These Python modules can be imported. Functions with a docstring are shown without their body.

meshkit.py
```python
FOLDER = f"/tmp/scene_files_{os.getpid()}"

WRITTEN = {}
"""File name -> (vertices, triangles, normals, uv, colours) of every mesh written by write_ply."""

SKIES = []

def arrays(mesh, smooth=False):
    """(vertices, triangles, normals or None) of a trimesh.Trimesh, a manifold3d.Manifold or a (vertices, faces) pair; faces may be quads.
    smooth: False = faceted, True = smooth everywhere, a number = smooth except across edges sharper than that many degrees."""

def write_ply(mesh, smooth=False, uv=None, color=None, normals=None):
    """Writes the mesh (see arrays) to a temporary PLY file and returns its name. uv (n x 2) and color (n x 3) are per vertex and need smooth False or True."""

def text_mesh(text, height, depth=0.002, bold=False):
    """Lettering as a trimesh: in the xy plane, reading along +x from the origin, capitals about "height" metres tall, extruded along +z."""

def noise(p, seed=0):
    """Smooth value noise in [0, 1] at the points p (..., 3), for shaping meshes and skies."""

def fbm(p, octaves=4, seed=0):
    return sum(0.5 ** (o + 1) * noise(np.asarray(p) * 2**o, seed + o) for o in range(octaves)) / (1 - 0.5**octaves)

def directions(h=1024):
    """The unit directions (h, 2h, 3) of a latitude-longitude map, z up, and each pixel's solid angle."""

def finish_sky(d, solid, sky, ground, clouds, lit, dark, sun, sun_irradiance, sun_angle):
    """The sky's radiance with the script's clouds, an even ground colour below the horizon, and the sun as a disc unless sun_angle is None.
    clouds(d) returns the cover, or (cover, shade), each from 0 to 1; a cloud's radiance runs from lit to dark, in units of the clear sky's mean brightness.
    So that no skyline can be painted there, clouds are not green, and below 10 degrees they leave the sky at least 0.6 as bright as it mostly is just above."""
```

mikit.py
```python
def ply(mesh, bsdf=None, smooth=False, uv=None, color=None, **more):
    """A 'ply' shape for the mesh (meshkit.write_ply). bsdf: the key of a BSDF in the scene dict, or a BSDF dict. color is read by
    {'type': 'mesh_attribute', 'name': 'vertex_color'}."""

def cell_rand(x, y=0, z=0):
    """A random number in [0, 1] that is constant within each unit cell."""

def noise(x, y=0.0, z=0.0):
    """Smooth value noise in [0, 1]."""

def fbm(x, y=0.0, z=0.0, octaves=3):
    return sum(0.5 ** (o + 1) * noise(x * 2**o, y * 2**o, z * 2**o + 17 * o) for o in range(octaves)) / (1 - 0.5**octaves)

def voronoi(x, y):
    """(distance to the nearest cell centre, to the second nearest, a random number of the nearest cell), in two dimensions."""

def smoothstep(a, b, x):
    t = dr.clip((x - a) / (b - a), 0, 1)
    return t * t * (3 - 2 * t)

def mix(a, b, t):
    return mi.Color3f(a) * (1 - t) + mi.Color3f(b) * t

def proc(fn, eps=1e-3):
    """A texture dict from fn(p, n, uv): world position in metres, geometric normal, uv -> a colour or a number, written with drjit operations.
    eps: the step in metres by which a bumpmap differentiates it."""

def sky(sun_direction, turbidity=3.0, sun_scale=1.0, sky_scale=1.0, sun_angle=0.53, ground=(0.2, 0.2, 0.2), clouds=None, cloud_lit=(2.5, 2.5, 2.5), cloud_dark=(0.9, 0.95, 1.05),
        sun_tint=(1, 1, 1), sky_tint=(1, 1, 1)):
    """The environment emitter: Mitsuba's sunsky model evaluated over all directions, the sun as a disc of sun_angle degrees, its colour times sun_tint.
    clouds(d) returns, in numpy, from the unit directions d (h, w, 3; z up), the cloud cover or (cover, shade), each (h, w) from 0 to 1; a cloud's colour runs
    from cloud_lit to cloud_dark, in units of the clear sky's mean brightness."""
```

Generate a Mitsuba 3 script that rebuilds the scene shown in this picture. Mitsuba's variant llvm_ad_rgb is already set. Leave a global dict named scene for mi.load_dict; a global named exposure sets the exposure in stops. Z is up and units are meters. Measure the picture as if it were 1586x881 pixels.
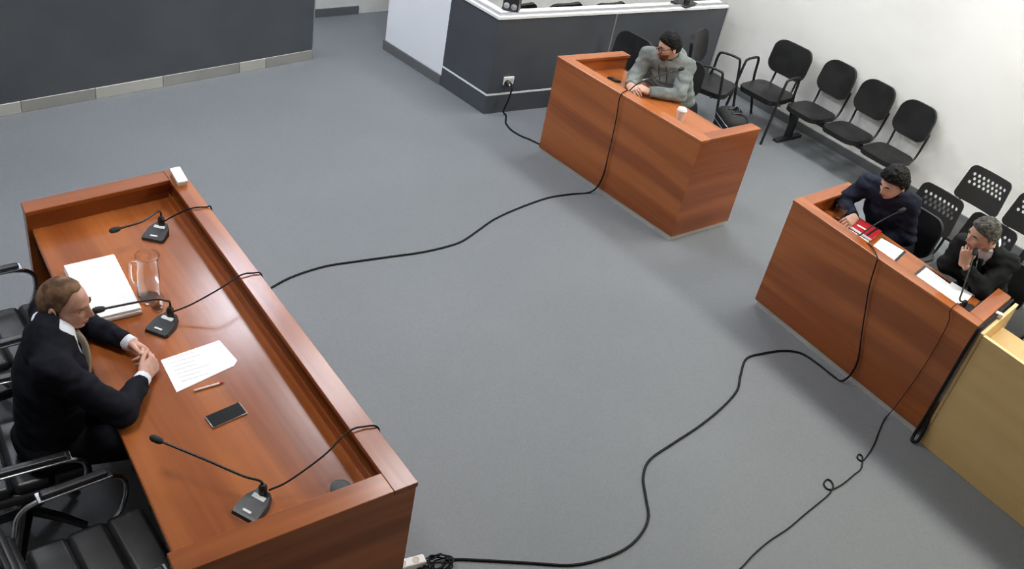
import math, numpy as np, trimesh, shapely, mitsuba as mi, drjit as dr, manifold3d as m3, mikit, meshkit
from shapely.geometry import Polygon, Point, box as sbox
from mikit import ply, proc, fbm, noise, smoothstep, mix
T = mi.ScalarTransform4f
V = lambda *a: np.array(a, float)
scene, labels = {}, {}

# ------------------------------------------------------------------ camera, light, exposure
EYE, PITCH, ROLL, YAW = V(2.1416, 0.4926, 3.9268), 0.60775, 0.20905, -0.80317
fw = V(math.sin(YAW) * math.cos(PITCH), math.cos(YAW) * math.cos(PITCH), -math.sin(PITCH))
r0 = V(math.cos(YAW), -math.sin(YAW), 0)
up = -math.sin(ROLL) * r0 + math.cos(ROLL) * np.cross(r0, fw)
scene['camera'] = {'type': 'perspective', 'fov_axis': 'x', 'fov': math.degrees(2 * math.atan(793 / 1484.0)), 'near_clip': 0.05, 'far_clip': 60.0,
                   'to_world': T().look_at(origin=EYE.tolist(), target=(EYE + fw).tolist(), up=up.tolist())}
exposure = 0.75
CEIL = 4.3
LAMPS = [(-5.4, 1.6, 11.0), (-5.6, 4.0, 13.0), (-3.9, 4.2, 10.0), (-2.2, 4.2, 11.0), (-1.8, 1.0, 17.0), (-3.4, 7.6, 17.0), (-1.0, 7.6, 20.0), (1.2, 7.6, 26.0), (3.2, 7.6, 18.0)]

# ------------------------------------------------------------------ materials
def rgb(*c): return {'type': 'rgb', 'value': list(map(float, c))}
def mat(key, col, rough=0.5, **k):
    scene[key] = {'type': 'twosided', 'bsdf': {'type': 'principled', 'base_color': col if isinstance(col, dict) else rgb(*col), 'roughness': rough, **k}}
    return key
def spots(a, b, s, oct=3):
    return proc(lambda p, n, uv: mix(a, b, smoothstep(0.3, 0.7, fbm(p.x * s, p.y * s, p.z * s, oct))))

def wood_fn(axis):
    def fn(p, n, uv):
        a = p.x if axis == 'x' else p.y
        c = 3.1 * (p.y + p.z) if axis == 'x' else 3.1 * (p.x + p.z)
        warp = 0.35 * noise(a * 0.9, c * 1.2, 3.0)
        band = fbm(a * 0.5, c * 2.3 + warp * 2.5, 1.0, 2)
        fine = fbm(a * 2.2, c * 17.0, 5.0, 3)
        t = dr.clip(0.62 * smoothstep(0.25, 0.75, band) + 0.34 * (fine - 0.5) + 0.20, 0, 1)
        return mix((0.200, 0.046, 0.0100), (0.400, 0.122, 0.031), t)
    return fn
W_X, W_Y = wood_fn('x'), wood_fn('y')
mat('mat_wood_long', proc(W_X), 0.20, specular=0.5)
mat('mat_wood_cross', proc(W_Y), 0.20, specular=0.5)
mat('mat_wood_light', proc(lambda p, n, uv: mix((0.50, 0.325, 0.125), (0.60, 0.41, 0.175), fbm(p.x * 2, p.y * 2, p.z * 14, 3))), 0.4)
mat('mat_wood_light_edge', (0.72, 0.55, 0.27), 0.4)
mat('mat_steel', proc(lambda p, n, uv: mix((0.40, 0.39, 0.36), (0.62, 0.60, 0.55), fbm(p.x * 3, p.y * 3, p.z * 3, 3))), 0.42, metallic=0.75)
mat('mat_steel_pale', proc(lambda p, n, uv: mix((0.55, 0.54, 0.49), (0.74, 0.72, 0.66), fbm(p.x * 3, p.y * 3, p.z * 3, 3))), 0.45, metallic=0.6)
mat('mat_floor', proc(lambda p, n, uv: mix((0.150, 0.161, 0.172), (0.200, 0.211, 0.222), 0.55 * fbm(p.x * 1.1, p.y * 1.1, 0.0, 4) + 0.45 * noise(p.x * 160, p.y * 160, 2.0))), 0.55, specular=0.35)
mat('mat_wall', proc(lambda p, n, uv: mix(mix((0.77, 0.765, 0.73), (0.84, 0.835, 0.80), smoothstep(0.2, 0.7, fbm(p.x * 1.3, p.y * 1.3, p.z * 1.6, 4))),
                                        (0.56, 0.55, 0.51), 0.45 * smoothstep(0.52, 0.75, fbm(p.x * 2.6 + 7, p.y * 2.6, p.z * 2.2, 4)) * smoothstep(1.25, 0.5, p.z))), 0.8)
mat('mat_wall_cool', (0.83, 0.86, 0.90), 0.8)
mat('mat_ceiling', (0.8, 0.8, 0.78), 0.9)
mat('mat_baseboard', (0.13, 0.14, 0.145), 0.6)
mat('mat_grey_panel', spots((0.060, 0.066, 0.076), (0.071, 0.077, 0.087), 2.0), 0.42)
mat('mat_wall_grey', (0.22, 0.215, 0.21), 0.8)
mat('mat_white', (0.80, 0.81, 0.80), 0.4)
mat('mat_paper', (0.86, 0.86, 0.86), 0.8)
mat('mat_ink', (0.50, 0.50, 0.53), 0.8)
mat('mat_black', (0.014, 0.014, 0.015), 0.4)
mat('mat_black_matte', (0.016, 0.016, 0.017), 0.75)
mat('mat_cable', (0.007, 0.007, 0.0075), 0.6, specular=0.25)
mat('mat_leather', spots((0.010, 0.010, 0.011), (0.018, 0.018, 0.020), 9.0), 0.36)
mat('mat_vinyl', spots((0.010, 0.010, 0.011), (0.018, 0.018, 0.018), 6.0), 0.42, specular=0.35)
mat('mat_plastic', (0.026, 0.026, 0.026), 0.36)
mat('mat_chrome', (0.75, 0.76, 0.78), 0.16, metallic=1.0)
mat('mat_mic', (0.020, 0.021, 0.024), 0.4)
mat('mat_screen', (0.012, 0.013, 0.015), 0.12)
mat('mat_red', (0.42, 0.016, 0.022), 0.4)
mat('mat_beige', (0.62, 0.55, 0.44), 0.6)
mat('mat_silver', (0.5, 0.5, 0.52), 0.3, metallic=0.8)
mat('mat_pen', (0.78, 0.66, 0.62), 0.35)
mat('mat_cup', (0.66, 0.55, 0.47), 0.5)
mat('mat_suit', spots((0.0055, 0.006, 0.010), (0.009, 0.010, 0.016), 30.0), 0.8, specular=0.15)
mat('mat_suit_dark', spots((0.009, 0.011, 0.012), (0.015, 0.018, 0.019), 30.0), 0.8, specular=0.15)
mat('mat_navy', spots((0.010, 0.012, 0.024), (0.018, 0.021, 0.038), 25.0), 0.8, specular=0.15)
mat('mat_hoodie', spots((0.150, 0.168, 0.160), (0.21, 0.23, 0.22), 18.0), 0.9, specular=0.15)
mat('mat_shirt', (0.72, 0.76, 0.84), 0.8)
mat('mat_trousers', (0.011, 0.012, 0.016), 0.8, specular=0.15)
mat('mat_skin_ruddy', spots((0.52, 0.27, 0.20), (0.62, 0.36, 0.275), 22.0), 0.5)
mat('mat_skin_tan', spots((0.52, 0.30, 0.215), (0.60, 0.37, 0.275), 22.0), 0.5)
mat('mat_lips', (0.34, 0.12, 0.10), 0.5)
mat('mat_eye', (0.36, 0.32, 0.30), 0.3)
mat('mat_iris', (0.02, 0.014, 0.010), 0.15)
mat('mat_hair_black', spots((0.004, 0.0035, 0.0035), (0.010, 0.0085, 0.008), 60.0), 0.55, specular=0.15)
mat('mat_hair_blond', spots((0.085, 0.045, 0.026), (0.20, 0.115, 0.066), 34.0), 0.6, specular=0.15)
mat('mat_hair_grey', spots((0.045, 0.043, 0.040), (0.13, 0.125, 0.115), 60.0), 0.6, specular=0.15)
mat('mat_beard', spots((0.11, 0.048, 0.032), (0.17, 0.078, 0.050), 70.0), 0.7, specular=0.15)
mat('mat_tie', (0.30, 0.26, 0.20), 0.6)
scene['mat_glass'] = {'type': 'thindielectric', 'int_ior': 1.5}
scene['mat_glass_solid'] = {'type': 'dielectric', 'int_ior': 1.5}
scene['mat_water'] = {'type': 'dielectric', 'int_ior': 1.33}

# ------------------------------------------------------------------ helpers
def numbered(name):
    if not any(k == name or k.startswith(name + '__') for k in scene) and name not in labels: return name
    i = 1
    while any(k == f'{name}_{i:03d}' or k.startswith(f'{name}_{i:03d}__') for k in scene) or f'{name}_{i:03d}' in labels: i += 1
    return f'{name}_{i:03d}'
def tag(key, label=None, cat=None, group=None, kind=None):
    d = labels.setdefault(key, {})
    if label: d['label'] = label
    if cat: d['category'] = cat
    if group: d['group'] = group
    if kind: d['kind'] = kind
    return key
def thing(name, label, cat, group=None, kind=None):
    return tag(numbered(name), label, cat, group, kind)
def obj(parent, name, mesh, bsdf, smooth=30, label=None, to_world=None, **k):
    key = numbered(f'{parent}__{name}' if parent else name)
    d = mesh if isinstance(mesh, dict) else ply(mesh, bsdf, smooth, **k)
    scene[key] = {**d, 'to_world': to_world} if to_world is not None else dict(d)
    if label: tag(key, label)
    return key
def solo(name, mesh, bsdf, label, cat, group=None, smooth=30):
    key = numbered(name); tag(key, label, cat, group)
    scene[key] = ply(mesh, bsdf, smooth); return key
def struct(name, mesh, bsdf, label, smooth=False):
    scene[name] = ply(mesh, bsdf, smooth); tag(name, label, None, None, 'structure'); return name
def cat(*ms): return trimesh.util.concatenate([m for m in ms])
def hull(pts): return trimesh.convex.convex_hull(np.asarray(pts, float))
def prism(poly, z0, z1, ch=0.003):
    """convex plan polygon (n x 2), chamfered."""
    p = np.asarray(poly, float); c = p.mean(0); q = []
    for i in range(len(p)):
        a, b = p[i - 1] - p[i], p[(i + 1) % len(p)] - p[i]
        a, b = a / np.linalg.norm(a), b / np.linalg.norm(b)
        for d in (a, b):
            for z in (z0 + ch, z1 - ch): q.append([*(p[i] + d * ch), z])
        for z in (z0, z1): q.append([*(p[i] + (a + b) * ch), z])
    return hull(q)
def bx(x0, x1, y0, y1, z0, z1, ch=0.003):
    return prism([[x0, y0], [x1, y0], [x1, y1], [x0, y1]], z0, z1, ch)
def wallbox(x0, x1, y0, y1, z0, z1):
    m = trimesh.creation.box([x1 - x0, y1 - y0, z1 - z0]); m.apply_translation([(x0 + x1) / 2, (y0 + y1) / 2, (z0 + z1) / 2]); return m
def man(m):
    return m3.Manifold(m3.Mesh(np.asarray(m.vertices, np.float32), np.asarray(m.faces, np.uint32)))
def tri(m):
    g = m.to_mesh(); return trimesh.Trimesh(g.vert_properties[:, :3], g.tri_verts, process=False)
def sph(c, r, n=16): return m3.Manifold.sphere(r, n).translate([float(v) for v in c])
def rbox(sx, sy, sz, r, c=(0, 0, 0), n=12):
    s = [sph((c[0] + i * (sx / 2 - r), c[1] + j * (sy / 2 - r), c[2] + k * (sz / 2 - r)), r, n) for i in (-1, 1) for j in (-1, 1) for k in (-1, 1)]
    return tri(m3.Manifold.batch_hull(s))
def spline(pts, n=8):
    p = np.asarray(pts, float)
    if len(p) < 3: return p
    q = np.vstack([2 * p[0] - p[1], p, 2 * p[-1] - p[-2]]); out = []
    for i in range(1, len(q) - 2):
        a, b, c, d = q[i - 1:i + 3]
        for t in np.linspace(0, 1, n, endpoint=False):
            out.append(0.5 * (2 * b + (c - a) * t + (2 * a - 5 * b + 4 * c - d) * t * t + (3 * b - a - 3 * c + d) * t ** 3))
    return np.vstack([out, p[-1:]])
def tube(pts, r, n=8, sp=0):
    p = spline(pts, sp) if sp else np.asarray(pts, float)
    p = p[np.r_[True, np.linalg.norm(np.diff(p, axis=0), axis=1) > 1e-6]]
    rr = np.broadcast_to(r, len(p)) if np.ndim(r) < 1 else np.interp(np.linspace(0, 1, len(p)), np.linspace(0, 1, len(r)), r)
    t = np.gradient(p, axis=0); t /= np.linalg.norm(t, axis=1)[:, None]
    u = np.cross(t[0], [0, 0, 1] if abs(t[0][2]) < 0.9 else [1, 0, 0]); u /= np.linalg.norm(u)
    a = np.arange(n) * 2 * np.pi / n; v, f = [], []
    for i in range(len(p)):
        u = u - t[i] * (u @ t[i]); u /= np.linalg.norm(u); w = np.cross(t[i], u)
        v.append(p[i] + rr[i] * (np.cos(a)[:, None] * u + np.sin(a)[:, None] * w))
        if i:
            b0, b1 = (i - 1) * n, i * n
            for k in range(n):
                m = (k + 1) % n; f += [[b0 + k, b0 + m, b1 + m], [b0 + k, b1 + m, b1 + k]]
    v = np.vstack(v + [p[:1], p[-1:]]); e = len(v) - 2; b1 = (len(p) - 1) * n
    for k in range(n):
        m = (k + 1) % n; f += [[e, m, k], [e + 1, b1 + k, b1 + m]]
    return trimesh.Trimesh(v, f, process=False)
def lathe(prof, n=28, c=(0, 0, 0)):
    p = np.asarray(prof, float); a = np.arange(n) * 2 * np.pi / n; v, f = [], []
    for i, (r, z) in enumerate(p):
        r = max(r, 1e-5); v.append(np.stack([r * np.cos(a), r * np.sin(a), np.full(n, z)], 1))
        if i:
            for k in range(n):
                m = (k + 1) % n; f += [[(i - 1) * n + k, (i - 1) * n + m, i * n + m], [(i - 1) * n + k, i * n + m, i * n + k]]
    return trimesh.Trimesh(np.vstack(v) + np.asarray(c, float), f, process=False)
def xf(m, loc=(0, 0, 0), rz=0, rx=0, ry=0):
    m = m.copy()
    for a, ax in ((rx, [1, 0, 0]), (ry, [0, 1, 0]), (rz, [0, 0, 1])):
        if a: m.apply_transform(trimesh.transformations.rotation_matrix(math.radians(a), ax))
    m.apply_translation(loc); return m
def pad(w, h, th, rad, bend=0.0, holes=None, edge=0.05, taper=0.0):
    """rounded panel in xz, thickness along y, centre of bottom edge at the origin, bent so that its sides come forward (-y)."""
    poly = sbox(-w / 2 + rad, rad, w / 2 - rad, h - rad).buffer(rad, 8)
    if holes: poly = poly.difference(shapely.union_all(holes))
    m = trimesh.creation.extrude_polygon(poly, th, engine='earcut')
    v, f = trimesh.remesh.subdivide_to_size(m.vertices, m.faces, edge)
    x, z, y = v[:, 0] * (1 - taper * v[:, 1] / h), v[:, 1], -v[:, 2]
    y = y - bend * (2 * x / w) ** 2
    m = trimesh.Trimesh(np.stack([x, y, z], 1), f, process=False); m.merge_vertices(); m.fix_normals(); return m

# ------------------------------------------------------------------ the room
struct('floor', wallbox(-7.2, 4.6, -1.6, 9.6, -0.1, 0.0), 'mat_floor', 'grey-blue speckled sheet vinyl floor')
struct('ceiling', wallbox(-7.2, 4.6, -1.6, 9.6, CEIL, CEIL + 0.1), 'mat_ceiling', 'white ceiling above the hall')
WB = [(-5.75, 8.96), (-2.0, 9.06), (4.3, 9.0)]
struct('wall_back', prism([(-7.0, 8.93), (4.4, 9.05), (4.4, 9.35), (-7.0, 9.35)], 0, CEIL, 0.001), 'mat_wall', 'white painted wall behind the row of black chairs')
wy = lambda x: 8.93 + (x + 7.0) * 0.12 / 11.4
struct('baseboard_back', prism([(-5.6, wy(-5.6) - 0.014), (4.3, wy(4.3) - 0.014), (4.3, wy(4.3) + 0.01), (-5.6, wy(-5.6) + 0.01)], 0, 0.09), 'mat_baseboard', 'grey skirting at the foot of the white back wall')
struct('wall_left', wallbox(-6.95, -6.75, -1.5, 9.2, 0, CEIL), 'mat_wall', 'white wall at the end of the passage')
struct('baseboard_left', bx(-6.75, -6.735, -1.5, 5.9, 0, 0.09), 'mat_baseboard', 'grey skirting of the passage wall')
struct('wall_stub', prism([(-5.82, 5.68), (-4.92, 5.78), (-4.92, 5.98), (-5.82, 5.98)], 0, CEIL, 0.002), 'mat_wall_cool', 'short white wall beside the dark grey counter')
struct('baseboard_stub', prism([(-5.835, 5.664), (-4.92, 5.766), (-4.92, 5.785), (-5.835, 5.684)], 0, 0.1), 'mat_baseboard', 'grey skirting of the short white wall')
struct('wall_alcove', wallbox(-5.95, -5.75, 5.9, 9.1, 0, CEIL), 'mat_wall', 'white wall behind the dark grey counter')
struct('wall_right', wallbox(4.3, 4.5, -1.5, 9.2, 0, CEIL), 'mat_wall_grey', 'grey side wall of the hall')
struct('wall_front', wallbox(-7.0, 4.5, -1.6, -1.4, 0, CEIL), 'mat_wall_grey', 'grey wall behind the long desk')
for x, y, e in LAMPS:
    t = thing('ceiling_light', 'rectangular flush ceiling light panel', 'ceiling light', 'ceiling light panels')
    obj(t, 'frame', cat(bx(x - .62, x + .62, y - .32, y - .30, CEIL - .03, CEIL), bx(x - .62, x + .62, y + .30, y + .32, CEIL - .03, CEIL), bx(x - .62, x - .60, y - .30, y + .30, CEIL - .03, CEIL), bx(x + .60, x + .62, y - .30, y + .30, CEIL - .03, CEIL)), 'mat_white')
    q = trimesh.Trimesh([[x - .6, y - .3, CEIL - .02], [x + .6, y - .3, CEIL - .02], [x + .6, y + .3, CEIL - .02], [x - .6, y + .3, CEIL - .02]], [[0, 2, 1], [0, 3, 2]], process=False)
    k = obj(t, 'diffuser', q, 'mat_white', False)
    scene[k]['emitter'] = {'type': 'area', 'radiance': rgb(e * (0.995 + .012 * x), e * 0.985, e * (0.95 - .028 * x - .035 * max(x, 0)))}

# dark partition with steel kick strip
PA, PB = V(-5.78, 4.83), V(-5.30, 0.95)
pd = (PB - PA) / np.linalg.norm(PB - PA); pn = V(-pd[1], pd[0])
pn = pn if pn[0] > 0 else -pn
strip = lambda s0, s1, o0, o1, z0, z1, ch=0.003: prism([PA + pd * s0 + pn * o0, PA + pd * s1 + pn * o0, PA + pd * s1 + pn * o1, PA + pd * s0 + pn * o1], z0, z1, ch)
PL = np.linalg.norm(PB - PA)
t = thing('partition', 'long dark grey partition with a worn steel kick strip along its foot', 'partition')
obj(t, 'panel', strip(0, PL, -0.12, 0, 0.02, 1.35), 'mat_grey_panel', False)
obj(t, 'end_trim', strip(-0.012, 0, -0.12, 0, 0.0, 1.35), 'mat_silver', False, label='pale metal edge trim')
segs = [0, .52, .80, 1.55, 2.15, 2.75, 3.25, PL]
for i in range(len(segs) - 1):
    obj(t, 'kick_plate', strip(segs[i] + .002, segs[i + 1] - .002, -0.06, 0.006 + 0.002 * (i % 2), 0.0, 0.10, 0.002), 'mat_steel_pale' if i in (1, 3, 5) else 'mat_steel', False)

# counter (reception bench) with white top
C0, C1, C2 = V(-4.92, 5.775), V(-4.25, 5.83), V(-3.98, 8.62)
def offs(a, b, o):
    d = (b - a) / np.linalg.norm(b - a); n = V(-d[1], d[0]); return n * o
def wall2(o0, o1, z0, z1, name, t, m, label=None, ch=0.002):
    nl, nr = offs(C0, C1, 1), offs(C1, C2, 1)
    mi_ = (nl + nr) / (1 + nl @ nr)
    a = prism([C0 + nl * o0, C1 + mi_ * o0, C1 + mi_ * o1, C0 + nl * o1], z0, z1, ch); b = prism([C1 + mi_ * o0, C2 + nr * o0, C2 + nr * o1, C1 + mi_ * o1], z0, z1, ch)
    return obj(t, name, a, m, False, label), obj(t, name, b, m, False, label)
t = thing('counter', 'dark grey counter with white top edge, standing against the white back wall', 'counter')
wall2(0.0, 0.05, 0.205, 0.93, 'front_panel', t, 'mat_grey_panel')
wall2(-0.002, 0.05, 0.185, 0.205, 'trim_strip', t, 'mat_white', 'pale strip above the plinth')
wall2(0.0, 0.05, 0.0, 0.185, 'plinth', t, 'mat_grey_panel')
wall2(-0.012, 0.16, 0.93, 0.955, 'ledge', t, 'mat_white', 'white ledge')
wall2(0.02, 0.045, 0.955, 0.975, 'ledge_rail', t, 'mat_silver')
e = (C2 - C1) / np.linalg.norm(C2 - C1); nr = offs(C1, C2, 1)
q = C1 + e * 1.33
obj(t, 'joint_trim', prism([q - nr * .004, q + e * .018 - nr * .004, q + e * .018 + nr * .01, q + nr * .01], 0.2, 0.94, .001), 'mat_silver', False, 'pale upright joint trim')
q = C2 - e * 0.02
obj(t, 'end_panel', prism([C2 - nr * .003, C2 + e * .02 - nr * .003, C2 + e * .02 + nr * .6, C2 + nr * .6], 0, 0.93), 'mat_grey_panel', False)
obj(t, 'end_trim', prism([C2 - nr * .006, C2 + e * .024 - nr * .006, C2 + e * .024 + nr * .002, C2 + nr * .002], 0, 0.93, .001), 'mat_silver', False, 'pale corner trim')

# ------------------------------------------------------------------ the three wooden desks
RIM, TAB = 0.92, 0.795
def lerp2(q, s, t): return (1 - t) * ((1 - s) * q[0] + s * q[1]) + t * ((1 - s) * q[3] + s * q[2])
def desk(label, q, t, tabd, seam=None, cross='mat_wood_cross', foot=0.012, drop=RIM - TAB):
    """q: plan corners front-left, front-right, back-right, back-left (the front is the tall modesty side)."""
    q = [V(*a) for a in q]
    k = thing('wooden_desk', label, 'desk')
    L, W = np.linalg.norm(q[1] - q[0]), np.linalg.norm(q[3] - q[0])
    s, u = t / L, t / W
    P = lambda a, b: lerp2(q, a, b)
    f = 0.005 / L; g = 0.005 / W
    obj(k, 'front_panel', prism([P(f, g), P(1 - f, g), P(1 - s * .8, u * .8), P(s * .8, u * .8)], 0.05, RIM - .025, .0008), 'mat_wood_long', False)
    obj(k, 'end_panel', prism([P(f, g), P(s * .8, u * .8), P(s * .8, 1 - g), P(f, 1 - g)], 0.05, RIM - .025, .0008), cross, False)
    obj(k, 'end_panel', prism([P(1 - s * .8, u * .8), P(1 - f, g), P(1 - f, 1 - g), P(1 - s * .8, 1 - g)], 0.05, RIM - .025, .0008), cross, False)
    obj(k, 'front_rim', prism([P(0, 0), P(1, 0), P(1, u), P(0, u)], RIM - .025, RIM, .003), 'mat_wood_long', False)
    obj(k, 'end_rim', prism([P(0, u), P(s, u), P(s, 1), P(0, 1)], RIM - .025, RIM, .003), cross, False)
    obj(k, 'end_rim', prism([P(1 - s, u), P(1, u), P(1, 1), P(1 - s, 1)], RIM - .025, RIM, .003), cross, False)
    b0, b1 = tabd
    obj(k, 'tabletop', prism([P(s * .8, u * .8), P(1 - s * .8, u * .8), P(1 - s * .8, b1), P(s * .8, b0)], TAB - .03, TAB, .002), 'mat_wood_long', False)
    obj(k, 'tabletop_edge', prism([P(s * .8, b0), P(1 - s * .8, b1), P(1 - s * .8, b1 + .004 / W), P(s * .8, b0 + .004 / W)], TAB - .031, TAB - .001, .001), 'mat_wood_long', False)
    ff = foot / L * 1.6; gg = foot / W * 1.6
    obj(k, 'kick_plate', prism([P(ff, gg), P(1 - ff, gg), P(1 - ff, gg + .012 / W), P(ff, gg + .012 / W)], 0, 0.055, .002), 'mat_steel_pale', False, 'scuffed steel kick strip')
    for a in (ff, 1 - ff - .012 / L):
        obj(k, 'kick_plate', prism([P(a, gg + .012 / W), P(a + .012 / L, gg + .012 / W), P(a + .012 / L, 1 - gg), P(a, 1 - gg)], 0, 0.055, .002), 'mat_steel_pale', False, 'scuffed steel kick strip')
    return k, P
# the long desk: its front faces away from the seats (towards +y)
d1, P1 = desk('long reddish wooden desk with raised rim, where the man in the dark suit sits', [(0.003, 2.266), (-2.745, 2.338), (-2.663, 1.447), (-0.035, 1.255)], 0.115, (0.952, 0.966), cross='mat_wood_cross')
obj(d1, 'cable_grommet', lathe([(0, 0), (.045, 0), (.045, .004), (.038, .006), (0, .006)], 24, (-0.215, 2.03, TAB)), 'mat_black', 30, 'round black cable grommet')
obj(d1, 'wall_batten', prism([(-2.60, 2.222), (-0.13, 2.148), (-0.13, 2.142), (-2.60, 2.216)], TAB, TAB + .05, .002), 'mat_wood_long', False)
d2, P2 = desk('reddish wooden desk by the grey counter, where the man in the grey sweatshirt sits', [(-3.47, 5.87), (-1.855, 5.982), (-1.845, 6.672), (-3.40, 6.575)], 0.105, (0.93, 0.845))
d3, P3 = desk('reddish wooden desk beside the pale maple desk, where two men sit', [(-0.966, 5.988), (0.548, 5.905), (0.47, 6.455), (-0.975, 6.66)], 0.105, (0.83, 0.91))

# pale maple desk at the right edge
t = thing('maple_desk', 'pale maple desk with low inner shelf at the right edge of the picture', 'desk')
yx, yy = 0.585, 5.875
obj(t, 'end_panel', prism([(yx, yy), (yx + .02, yy), (yx - .05, yy + .56), (yx - .07, yy + .56)], 0.0, 0.905), 'mat_wood_light', False)
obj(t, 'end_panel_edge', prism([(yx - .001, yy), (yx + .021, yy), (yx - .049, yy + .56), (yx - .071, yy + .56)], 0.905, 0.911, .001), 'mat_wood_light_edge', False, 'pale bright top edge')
obj(t, 'front_panel', prism([(yx + .02, yy + .003), (2.4, yy - .12), (2.4, yy - .095), (yx + .02, yy + .030)], 0.0, 0.895), 'mat_wood_light', False)
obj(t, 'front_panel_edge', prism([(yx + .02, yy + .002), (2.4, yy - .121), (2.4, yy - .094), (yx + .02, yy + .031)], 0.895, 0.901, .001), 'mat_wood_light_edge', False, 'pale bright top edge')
obj(t, 'shelf', prism([(yx + .016, yy + .030), (2.4, yy - .095), (2.4, yy + .34), (yx - .034, yy + .44)], 0.755, 0.785), 'mat_wood_light', False)
obj(t, 'end_panel', prism([(2.4, yy - .12), (2.43, yy - .12), (2.43, yy + .44), (2.4, yy + .44)], 0.0, 0.905), 'mat_wood_light', False)

# ------------------------------------------------------------------ chairs
def put(root, parts, loc, rz):
    w = T().translate(list(map(float, loc))).rotate([0, 0, 1], float(rz)); made = {}
    for name, d, *more in parts:
        parent = f'{root}__{more[1]}' if len(more) > 1 and more[1] else root
        obj(parent, name, d, None, to_world=w, label=more[0] if more else None)
    return root
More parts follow.
